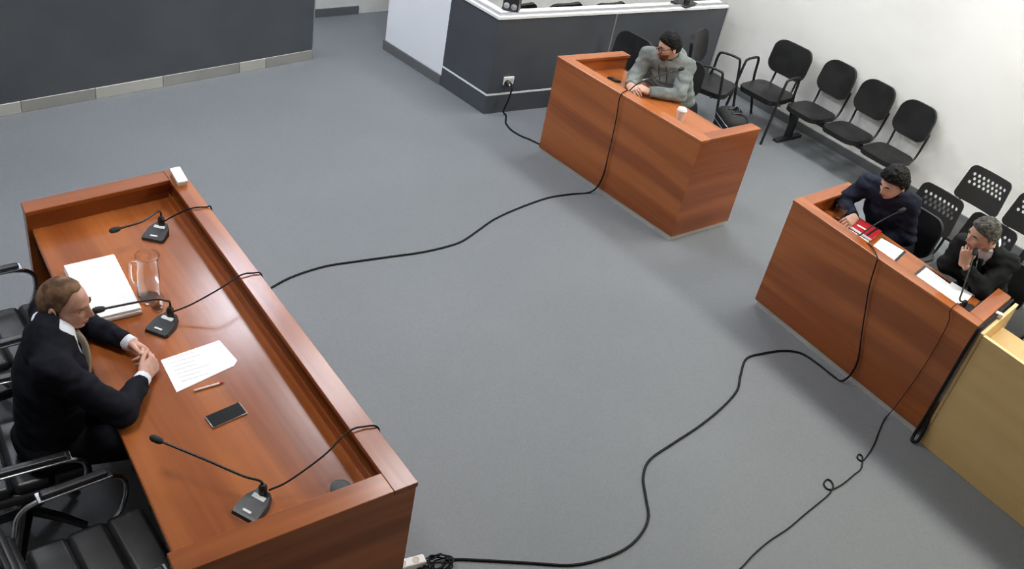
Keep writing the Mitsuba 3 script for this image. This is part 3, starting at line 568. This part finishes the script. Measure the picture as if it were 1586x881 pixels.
def smin(a, b, k):
    h = np.maximum(k - np.abs(a - b), 0) / k
    return np.minimum(a, b) - h * h * k * 0.25
def garment(prims, k=.03, h=.008, fold=.004, cuts=(), seed=0, keep=None, arms=()):
    """prims: (a, b, ra, rb[, front axis, flattening]); cuts: (origin, direction) half-spaces taken away beyond the plane within radius."""
    prims = list(prims); na = len(prims); prims += list(arms)
    pts = np.array([q for p in prims for q in (p[0], p[1])]); R = max(max(p[2], p[3]) for p in prims) + .03
    def fn(P):
        d = None
        for ip, p in enumerate(prims):
            if ip == na and keep is not None: d = keep(P, d)
            Q = P
            if len(p) > 4:
                fr = np.asarray(p[4], np.float32); o = np.asarray(p[0], np.float32)
                Q = P + ((P - o) @ fr)[..., None] * fr * np.float32(p[5] - 1)
                b2 = np.asarray(p[1], float); b2 = b2 + ((b2 - p[0]) @ p[4]) * np.asarray(p[4]) * (p[5] - 1)
                e = cone(Q, p[0], b2, p[2], p[3])
            else: e = cone(P, p[0], p[1], p[2], p[3])
            for o, dr_, rad in cuts:
                if np.linalg.norm(np.asarray(p[1]) - o) < 1e-6:
                    e = np.maximum(e, (P - np.asarray(o, np.float32)) @ np.asarray(dr_, np.float32))
            d = e if d is None else smin(d, e, k)
        if fold:
            near = np.abs(d) < .03
            q = P[near]
            d[near] += fold * (meshkit.fbm(q * np.array([14, 14, 30.]), 3, seed) - .5) * 2 + fold * .6 * np.sin(q[:, 2] * 75 + 9 * meshkit.noise(q * 9, seed + 5))
        if keep is not None and na == len(prims): d = keep(P, d)
        return d
    return surfnet(fn, pts.min(0) - R, pts.max(0) + R, h)

def head_local():
    m = trimesh.creation.icosphere(subdivisions=5); d = m.vertices; p = d * [.074, .094, .113]
    t = np.clip(-d[:, 2], 0, 1); fr = smooth01(-.2, .5, d[:, 1])
    p[:, 0] *= 1 - .24 * t ** 1.4
    p[:, 1] += .030 * t ** 1.2 * fr + .010 * t * (1 - fr)
    p[:, 1] *= np.where(d[:, 1] < 0, 1 - .22 * t, 1)
    x, z = p[:, 0].copy(), p[:, 2].copy()
    g = lambda cx, cz, sx, sz: fr * np.exp(-((np.abs(x) - cx) / sx) ** 2 - ((z - cz) / sz) ** 2)
    y = p[:, 1]
    y += .005 * g(.028, .026, .022, .009) - .010 * g(.031, .004, .016, .011) + .005 * g(.046, -.020, .018, .018)
    w = .0075 + .0045 * smooth01(.02, -.03, z); hgt = (.004 + .021 * smooth01(.026, -.024, z)) * smooth01(-.036, -.026, z) * smooth01(.04, .016, z)
    y += fr * hgt * np.exp(-(x / w) ** 2) + .007 * g(.012, -.026, .006, .006)
    y += .0055 * g(0, -.051, .021, .0055) + .006 * g(0, -.063, .018, .006) - .0035 * g(0, -.057, .022, .0022) + .008 * g(0, -.093, .018, .014) - .003 * g(0, -.077, .02, .006)
    m.vertices = p; return m, d
def smooth01(a, b, x):
    t = np.clip((x - a) / (b - a), 0, 1); return t * t * (3 - 2 * t)
HEAD, HEAD_D = head_local()
def shell_on_head(th, inner=-.0015, seed=1, rough=0.0):
    """a closed layer over the head where th > 0."""
    n = HEAD.vertex_normals; v = HEAD.vertices
    if rough: th = th * (1 + rough * (meshkit.fbm(v * np.array([130, 60, 60.]), 3, seed) - .5) * 2)
    on = (th > 1e-4)[HEAD.faces].any(1); f = HEAD.faces[on]
    m = trimesh.Trimesh(v + n * np.where(th > 1e-4, th, inner)[:, None], f, process=False); m.remove_unreferenced_vertices(); return m
def hair_field(front, kind):
    v = HEAD.vertices; x, y, z = np.abs(v[:, 0]), v[:, 1], v[:, 2]
    line = np.interp(y, [-.10, -.05, -.022, -.012, .012, .022, .05, .08, .10], [-.062, -.058, -.05, -.004, -.012, .020, .042, front, front])
    if kind == 'receding':
        line = np.interp(y, [-.10, -.05, -.022, -.012, .012, .022, .045, .07, .10], [-.062, -.058, -.05, -.004, -.008, .028, .068, .096, .106])
        line += .026 * np.exp(-((x - .042) / .018) ** 2) * smooth01(.02, .06, y)
    return smooth01(0, .020, z - line)
def frame(fwd, tilt=0):
    f = unit(fwd); r = unit(np.cross(f, [0, 0, 1])); u = np.cross(r, f); a = math.radians(tilt)
    r, u = r * math.cos(a) + u * math.sin(a), u * math.cos(a) - r * math.sin(a)
    return np.stack([r, f, u], 1)

def hand(wrist, f, d, right, curl=(30, 45, 30), spread=4, thumb=(35, 25), s=1.0):
    """f: towards the fingers, d: back of the hand; the thumb side follows from right / left."""
    f = unit(f); d = unit(np.asarray(d, float) - f * (np.asarray(d, float) @ f)); t = np.cross(f, d) * (-1 if right else 1)
    W = lambda p: np.asarray(wrist) + s * (p[0] * t + p[1] * f + p[2] * d)
    parts = [m3.Manifold.batch_hull([sph(W(p), r * s, 14) for p, r in (((.012, -.004, 0), .0205), ((-.012, -.004, 0), .020), ((.028, .082, .002), .0125), ((.009, .088, .005), .0125), ((-.010, .085, .004), .012), ((-.028, .076, 0), .0115), ((.022, .03, -.006), .016))])]
    def chain(p0, segs, yaw, curls, rad):
        p = np.array(p0, float); a = 0; out = []
        for L, c, r in zip(segs, curls, rad[1:]):
            a += c; ca, sa = math.cos(math.radians(a)), math.sin(math.radians(a)); cy, sy = math.cos(math.radians(yaw)), math.sin(math.radians(yaw))
            q = p + L * np.array([ca * sy, ca * cy, -sa])
            out.append(m3.Manifold.batch_hull([sph(W(p), rad[0] * s, 12), sph(W(q), r * s, 12)])); rad = (r,) + tuple(rad[1:]); p = q
        return out
    for i, (x, y, segs) in enumerate(((.028, .082, (.040, .025, .02)), (.009, .088, (.045, .028, .021)), (-.010, .085, (.041, .026, .02)), (-.028, .076, (.033, .02, .018)))):
        k = 1 + .06 * i
        parts += chain((x, y, .001), segs, (1.5 - i) * spread, [c * k for c in curl], (.0098, .009, .0084, .0076))
    th, tc = thumb; a = math.radians(th)
    p0 = V(.024, .018, -.008); p1 = p0 + .044 * V(math.sin(a), math.cos(a) * .9, -.25); a2 = a - math.radians(tc); p2 = p1 + .033 * V(math.sin(a2), math.cos(a2), -.2); p3 = p2 + .026 * V(math.sin(a2 - .3), math.cos(a2 - .3), -.2)
    for a_, b_, r1, r2 in ((p0, p1, .015, .0115), (p1, p2, .0115, .0098), (p2, p3, .0098, .0085)): parts.append(m3.Manifold.batch_hull([sph(W(a_), r1 * s, 12), sph(W(b_), r2 * s, 12)]))
    m = tri(m3.Manifold.batch_boolean(parts, m3.OpType.Add).refine_to_length(.005)); m.merge_vertices()
    taubin(m, 5); return m
def capsule(a, b, ra, rb, n=20): return m3.Manifold.batch_hull([sph(a, ra, n), sph(b, rb, n)])

def person(label, J, skin, hair, top, hair_kind=('full', .066, .012), hs=1.0, collar=None, beard=False, glasses=False, suit=False, seed=0, trousers='mat_trousers', build=1.0, h=.008, vee=.18, lids=.002, cuffs=True, hood=False):
    k = thing('person', label, 'person')
    R = frame(J['fwd'], J.get('tilt', 0)); hc = V(*J['head']); J = {a: (V(*b) if np.ndim(b) == 1 else b) for a, b in J.items()}
    Wd = lambda m: trimesh.Trimesh(np.asarray(m.vertices) * hs @ R.T + hc, m.faces, process=False)
    Wp = lambda *p: hc + R @ (V(*p) * hs)
    lat = unit(J['Rsh'] - J['Lsh']); upv = unit(J['neck'] - J['pel']); front = unit(np.cross(upv, lat)); b = build
    hip = [J['pel'] + s * .088 * lat - .03 * upv for s in (1, -1)]
    wr = [J['Rwr'], J['Lwr']]; el = [J['Rel'], J['Lel']]; sh = [J['Rsh'], J['Lsh']]
    # one continuous body
    ears = []
    for s in (-1, 1):
        e = m3.Manifold.sphere(1, 20).scale((.010, .019, .032)).rotate((12, 0, s * -22)); dish = m3.Manifold.sphere(1, 16).scale((.007, .011, .020)).translate((s * .009, .004, .003))
        ears.append(man(Wd(tri((e - dish).translate((s * .0765, -.010, -.006))))))
    B = [man(Wd(HEAD)), *ears, m3.Manifold.batch_hull([sph(Wp(0, -.012, -.05), .052 * hs, 24), sph(J['neck'], .056, 24)]), capsule(J['neck'], (sh[0] + sh[1]) / 2, .055, .055)]
    mid = (sh[0] + sh[1]) / 2
    B += [m3.Manifold.batch_hull([sph(sh[0], .036), sph(sh[1], .036), sph(J['pel'] + .22 * upv, .085)]), m3.Manifold.batch_hull([sph(J['pel'] + .22 * upv, .10), sph(hip[0], .085), sph(hip[1], .085)])]
    for i, s in enumerate('RL'):
        B += [capsule(sh[i], el[i], .045, .036), capsule(el[i], wr[i], .036, .0225), capsule(hip[i], J[s + 'kn'], .075, .055), capsule(J[s + 'kn'], J[s + 'an'], .052, .036)]
        ft = J[s + 'an'] + front * [1, 1, 0] * .13 - V(0, 0, .045)
        B += [capsule(J[s + 'an'], ft, .034, .022)]
        B.append(man(hand(**J[s + 'hand'], wrist=wr[i], right=(s == 'R'))))
    obj(k, 'body', tri(m3.Manifold.batch_boolean(B, m3.OpType.Add)), skin, 50)
    # head details
    for s in (-1, 1):
        yy_ = HEAD.vertices[np.argmin(np.linalg.norm(HEAD.vertices - [s * .031, .085, .004], axis=1))][1]
        e = obj(k, 'eye', Wd(xf(trimesh.creation.icosphere(subdivisions=2, radius=.0115), (s * .031, yy_ - .0085, .004))), 'mat_eye', True)
        obj(e, 'iris', Wd(xf(trimesh.creation.icosphere(subdivisions=2, radius=.0060), (s * .031, yy_ - .0032, .0012))), 'mat_iris', True)
        lid = trimesh.creation.icosphere(subdivisions=3, radius=.0130); lid.update_faces(lid.triangles_center[:, 2] > lids - .25 * lid.triangles_center[:, 1] + .002); lid.remove_unreferenced_vertices()
        obj(e, 'eyelid', Wd(xf(lid, (s * .031, yy_ - .0085, .004))), skin, True)
        br = [(s * x, HEAD.vertices[np.argmin(np.linalg.norm(HEAD.vertices - [s * x, .09, z], axis=1))][1] + .001, z) for x, z in ((.013, .021), (.024, .027), (.036, .027), (.046, .020))]
        obj(k, 'eyebrow', Wd(tube(br, [.003, .0045, .0042, .002], 8, 5)), hair, True)
    v = HEAD.vertices
    lip = np.where((v[:, 1] > .06) & (np.abs(v[:, 0]) < .024), .0008 * np.clip(1 - np.abs((v[:, 2] + .057) / .011) - (np.abs(v[:, 0]) / .03) ** 2 + .2, 0, 1), 0)
    obj(k, 'lips', Wd(shell_on_head(lip, -.0006)), 'mat_lips', True)
    hk, hf, ht = hair_kind
    fld = hair_field(hf, hk) * ht * (1 + .5 * smooth01(.02, .10, v[:, 2]) * (hk == 'full')) * (1 if hk == 'full' else .6 + .4 * smooth01(.07, -.02, v[:, 2]))
    obj(k, 'hair', Wd(shell_on_head(fld, seed=seed, rough=.35)), hair, True)
    if beard:
        bl = np.interp(v[:, 1], [-.02, .01, .04, .07, .10], [-.03, -.02, -.040, -.040, -.037])
        bf = smooth01(0, .012, bl - v[:, 2]) * smooth01(.030, .058, v[:, 1]) * (1 - np.exp(-(v[:, 0] / .020) ** 4 - ((v[:, 2] + .057) / .008) ** 4) * (v[:, 1] > .05)) * smooth01(-.118, -.100, v[:, 2])
        obj(k, 'beard', Wd(shell_on_head(bf * .006, seed=seed + 3, rough=.4)), 'mat_beard', True)
    if glasses:
        gl = []
        for s in (-1, 1):
            loop = [(s * .034 + .0245 * math.copysign(abs(math.cos(a)) ** .6, math.cos(a)), .103 - .14 * abs(abs(s * .034 + .024 * math.cos(a)) - .02), .002 + .019 * math.copysign(abs(math.sin(a)) ** .6, math.sin(a))) for a in np.linspace(0, 2 * np.pi, 25)]
            gl.append(tube(loop, .0034, 8)); gl.append(tube([(s * .058, .096, .010), (s * .074, .055, .012), (s * .080, -.005, .012)], .0026, 8))
        gl.append(tube([(-.010, .106, .006), (0, .109, .009), (.010, .106, .006)], .003, 8))
        obj(k, 'glasses', Wd(cat(*gl)), 'mat_black', True, 'dark-rimmed glasses')
    # clothes
    P0 = J['pel']; che = P0 + (mid - P0) * .62; wai = P0 + (mid - P0) * .25
    fl2 = 1.30
    torso = [(P0 - .02 * upv, wai, .168 * b, .165 * b, front, fl2), (wai, che, .165 * b, .178 * b, front, fl2), (che, mid - .03 * upv, .178 * b, .15 * b, front, 1.45),
             (sh[0], sh[1], .068 * b, .068 * b), (sh[0] * .55 + mid * .45, J['neck'], .062, .056), (sh[1] * .55 + mid * .45, J['neck'], .062, .056)]
    arms = []; cuts = []
    for i in range(2):
        dd = unit(wr[i] - el[i]); ce = wr[i] - dd * (.018 if not suit else .04)
        arms += [(sh[i], el[i], .070 * b, .056 * b), (el[i], ce, .056 * b, .043)]; cuts.append((ce, dd, .1))
    nax = unit(hc + R @ V(0, -.012, -.05) - J['neck']).astype(np.float32); nk = J['neck'].astype(np.float32)
    def cut_neck(P, d):
        Q = P - nk; t = Q @ nax; rad = np.linalg.norm(Q - t[..., None] * nax, axis=-1)
        return np.maximum(d, np.minimum(t - .022, .070 - rad))
    if suit:
        o = mid.astype(np.float32)
        def keep(P, d):
            Q = P - o; a, c, e = Q @ lat.astype(np.float32), Q @ front.astype(np.float32), Q @ upv.astype(np.float32)
            wedge = np.maximum(np.abs(a) - (.010 + .20 * np.maximum(e + vee, 0)), -(c - .03))       # inside where negative
            return np.maximum(cut_neck(P, d), -wedge)
        obj(k, 'jacket', garment(torso, .035, h, .0045, cuts, seed, keep, arms), top, True)
        sc = .93
        st = [(a[0], a[1], a[2] * sc, a[3] * sc, *a[4:]) for a in torso]
        sh_cut = []; sa = []
        for i in range(2):
            dd = unit(wr[i] - el[i]); ce = wr[i] - dd * .002
            sa += [(el[i], ce, .047, .037)]; sh_cut.append((ce, dd, .1))
        cy0 = J['neck']; cu = unit(R[:, 2] * .4 + upv * .6)
        obj(k, 'shirt', garment(st, .03, .009, .001, (), seed, cut_neck), 'mat_shirt', True, 'white shirt')
        for i in range(2 if cuffs else 0): obj(k, 'shirt_cuff', garment([sa[i]], .03, .006, .001, [sh_cut[i]], seed), 'mat_shirt', True, 'white shirt cuff')
        ring = [cy0 - .005 * cu + .030 * cu * (1 - .5 * math.cos(a)) * 1.0 + .062 * (lat * math.sin(a) + front * math.cos(a)) - front * .004 for a in np.linspace(0.25, 2 * np.pi - .25, 24)]
        obj(k, 'shirt_collar', tube(ring, .0135, 10), 'mat_shirt', True, 'white collar')
        tp = [mid + front * (.155 * b / 1.3) * s_ + upv * z_ for s_, z_ in ((.72, .035), (1.0, -.02), (1.08, -.10), (1.08, -.2))]
        obj(k, 'tie', tube(tp, [.018, .014, .02, .022], 8, 4), collar or 'mat_tie', True)
    else:
        obj(k, 'top', garment(torso, .04, h, .006, cuts, seed, cut_neck, arms), top, True)
        cu = unit(R[:, 2] * .4 + upv * .6); cy0 = J['neck']
        ring = [cy0 + .010 * cu * (1 - .8 * math.cos(a)) + .060 * (lat * math.sin(a) + front * math.cos(a)) for a in np.linspace(0, 2 * np.pi, 24)]
        obj(k, 'collar', tube(ring, .013 if not hood else .020, 10), top, True)
        if hood:
            hp = [cy0 + .115 * (lat * math.sin(a) * .95 - front * math.cos(a) * .75) - .03 * upv - front * .01 for a in np.linspace(-1.5, 1.5, 12)]
            obj(k, 'hood', tube(hp, [.02, .04, .05, .04, .02], 12), top, True)
            for s in (-1, 1): obj(k, 'drawstring', tube([mid + front * .125 + lat * s * .03 + upv * .045, mid + front * .138 + lat * s * .035 - upv * .03, mid + front * .15 + lat * s * .03 - upv * .10], .0035, 6, 4), 'mat_black', True, 'dark drawstring')
    tr = [(P0 - .03 * upv, hip[0], .14 * b, .105), (P0 - .03 * upv, hip[1], .14 * b, .105)]
    for i, s in enumerate('RL'): tr += [(hip[i], J[s + 'kn'], .098, .074), (J[s + 'kn'], J[s + 'an'] + V(0, 0, .02), .072, .055)]
    obj(k, 'trousers', garment(tr, .03, .014, .004, (), seed), trousers, True)
    for s in 'RL':
        an = J[s + 'an']; ff = unit(front * [1, 1, 0]); gy = V(0, 0, 1)
        sole = [an - ff * .06, an + ff * .19]; z = an[2] - .075
        sm = tri(m3.Manifold.batch_hull([sph((sole[0][0], sole[0][1], .038), .037, 14), sph((sole[1][0], sole[1][1], .030), .029, 14), sph((an[0] + ff[0] * .08, an[1] + ff[1] * .08, .040), .039, 14), sph((an[0], an[1], .075), .04, 14)]))
        obj(k, 'shoe', sm, 'mat_black', 40)
    return k

def legs(pel, front, spread=.11, reach=.44):
    f = unit(V(front[0], front[1], 0)); r = V(f[1], -f[0], 0); o = V(*pel); d = {}
    for s, g in (('R', 1), ('L', -1)):
        kn = o + f * reach + r * g * (spread + .03); kn[2] = .50
        an = kn + f * .04; an[2] = .085
        d[s + 'kn'], d[s + 'an'] = kn.tolist(), an.tolist()
    return d
person('man in a dark suit with thinning brown hair, hands clasped on the long desk',
       dict(pel=(-1.26, 1.16, .62), neck=(-1.335, 1.235, 1.115), head=(-1.378, 1.300, 1.197), fwd=(.60, .78, -.15), Rsh=(-1.125, 1.17, 1.065), Lsh=(-1.50, 1.27, 1.07), Rel=(-.985, 1.385, .853), Lel=(-1.66, 1.43, .853), Rwr=(-1.165, 1.550, .848), Lwr=(-1.395, 1.585, .848),
            Rhand=dict(f=(-.62, .72, .10), d=(.72, .62, .45), curl=(38, 50, 35), thumb=(20, 10), s=1.08), Lhand=dict(f=(.93, .30, .12), d=(-.35, .85, .35), curl=(42, 50, 35), thumb=(20, 10), s=1.08), **legs((-1.26, 1.14, .62), (.05, 1, 0))),
       'mat_skin_ruddy', 'mat_hair_blond', 'mat_suit', ('receding', .092, .006), 1.10, suit=True, seed=11, h=.007, build=1.10)
person('man in a grey sweatshirt and dark glasses with short black hair and a beard',
       dict(pel=(-2.88, 6.84, .62), neck=(-2.90, 6.62, 1.10), head=(-2.868, 6.54, 1.19), fwd=(-.34, -.90, -.30), Rsh=(-3.06, 6.53, 1.03), Lsh=(-2.77, 6.71, 1.03), Rel=(-3.05, 6.42, .855), Lel=(-2.64, 6.55, .852), Rwr=(-2.93, 6.25, .845), Lwr=(-2.79, 6.33, .845),
            Rhand=dict(f=(.80, -.25, -.05), d=(-.1, -.6, .8), curl=(30, 45, 30)), Lhand=dict(f=(-.85, -.35, .05), d=(.1, -.3, .9), curl=(30, 45, 30)), **legs((-2.90, 6.90, .6), (.35, -1, 0))),
       'mat_skin_tan', 'mat_hair_black', 'mat_hoodie', ('full', .066, .013), 1.0, beard=True, glasses=True, seed=21, hood=True, h=.007, build=1.04)
person('man in a navy shirt with thick black hair, looking down behind the red folder',
       dict(pel=(-.60, 6.86, .60), neck=(-.61, 6.56, 1.09), head=(-.565, 6.47, 1.18), fwd=(-.16, -.86, -.42), Rsh=(-.79, 6.58, 1.02), Lsh=(-.475, 6.65, 1.02), Rel=(-.86, 6.47, .855), Lel=(-.41, 6.70, .76), Rwr=(-.682, 6.375, .85), Lwr=(-.53, 6.60, .69),
            Rhand=dict(f=(.1, -.9, -.1), d=(.5, -.1, .8), curl=(35, 40, 25)), Lhand=dict(f=(-.4, -.8, -.2), d=(0, 0, 1), curl=(15, 20, 15)), **legs((-.60, 6.86, .6), (.05, -1, 0))),
       'mat_skin_tan', 'mat_hair_black', 'mat_navy', ('full', .062, .020), 1.0, seed=31, h=.007, build=.97, lids=-.001)
person('man in a dark suit with grey hair, resting his chin on his hand',
       dict(pel=(.17, 6.88, .60), neck=(.145, 6.58, 1.085), head=(.125, 6.48, 1.18), fwd=(-.42, -.85, -.28), tilt=6, Rsh=(.005, 6.56, 1.01), Lsh=(.29, 6.66, 1.01), Rel=(-.02, 6.53, .835), Lel=(.275, 6.485, .845), Rwr=(.13, 6.62, .78), Lwr=(.125, 6.405, .97),
            Rhand=dict(f=(.3, .5, -.4), d=(0, .2, .9), curl=(25, 30, 20)), Lhand=dict(f=(-.22, .02, .97), d=(.35, -.90, .1), curl=(45, 70, 50), thumb=(30, 20)), **legs((.17, 6.88, .6), (.05, -1, 0))),
       'mat_skin_tan', 'mat_hair_grey', 'mat_suit_dark', ('full', .068, .012), 1.0, suit=True, seed=41, h=.007, collar='mat_suit_dark', vee=.07, cuffs=False, build=.92)
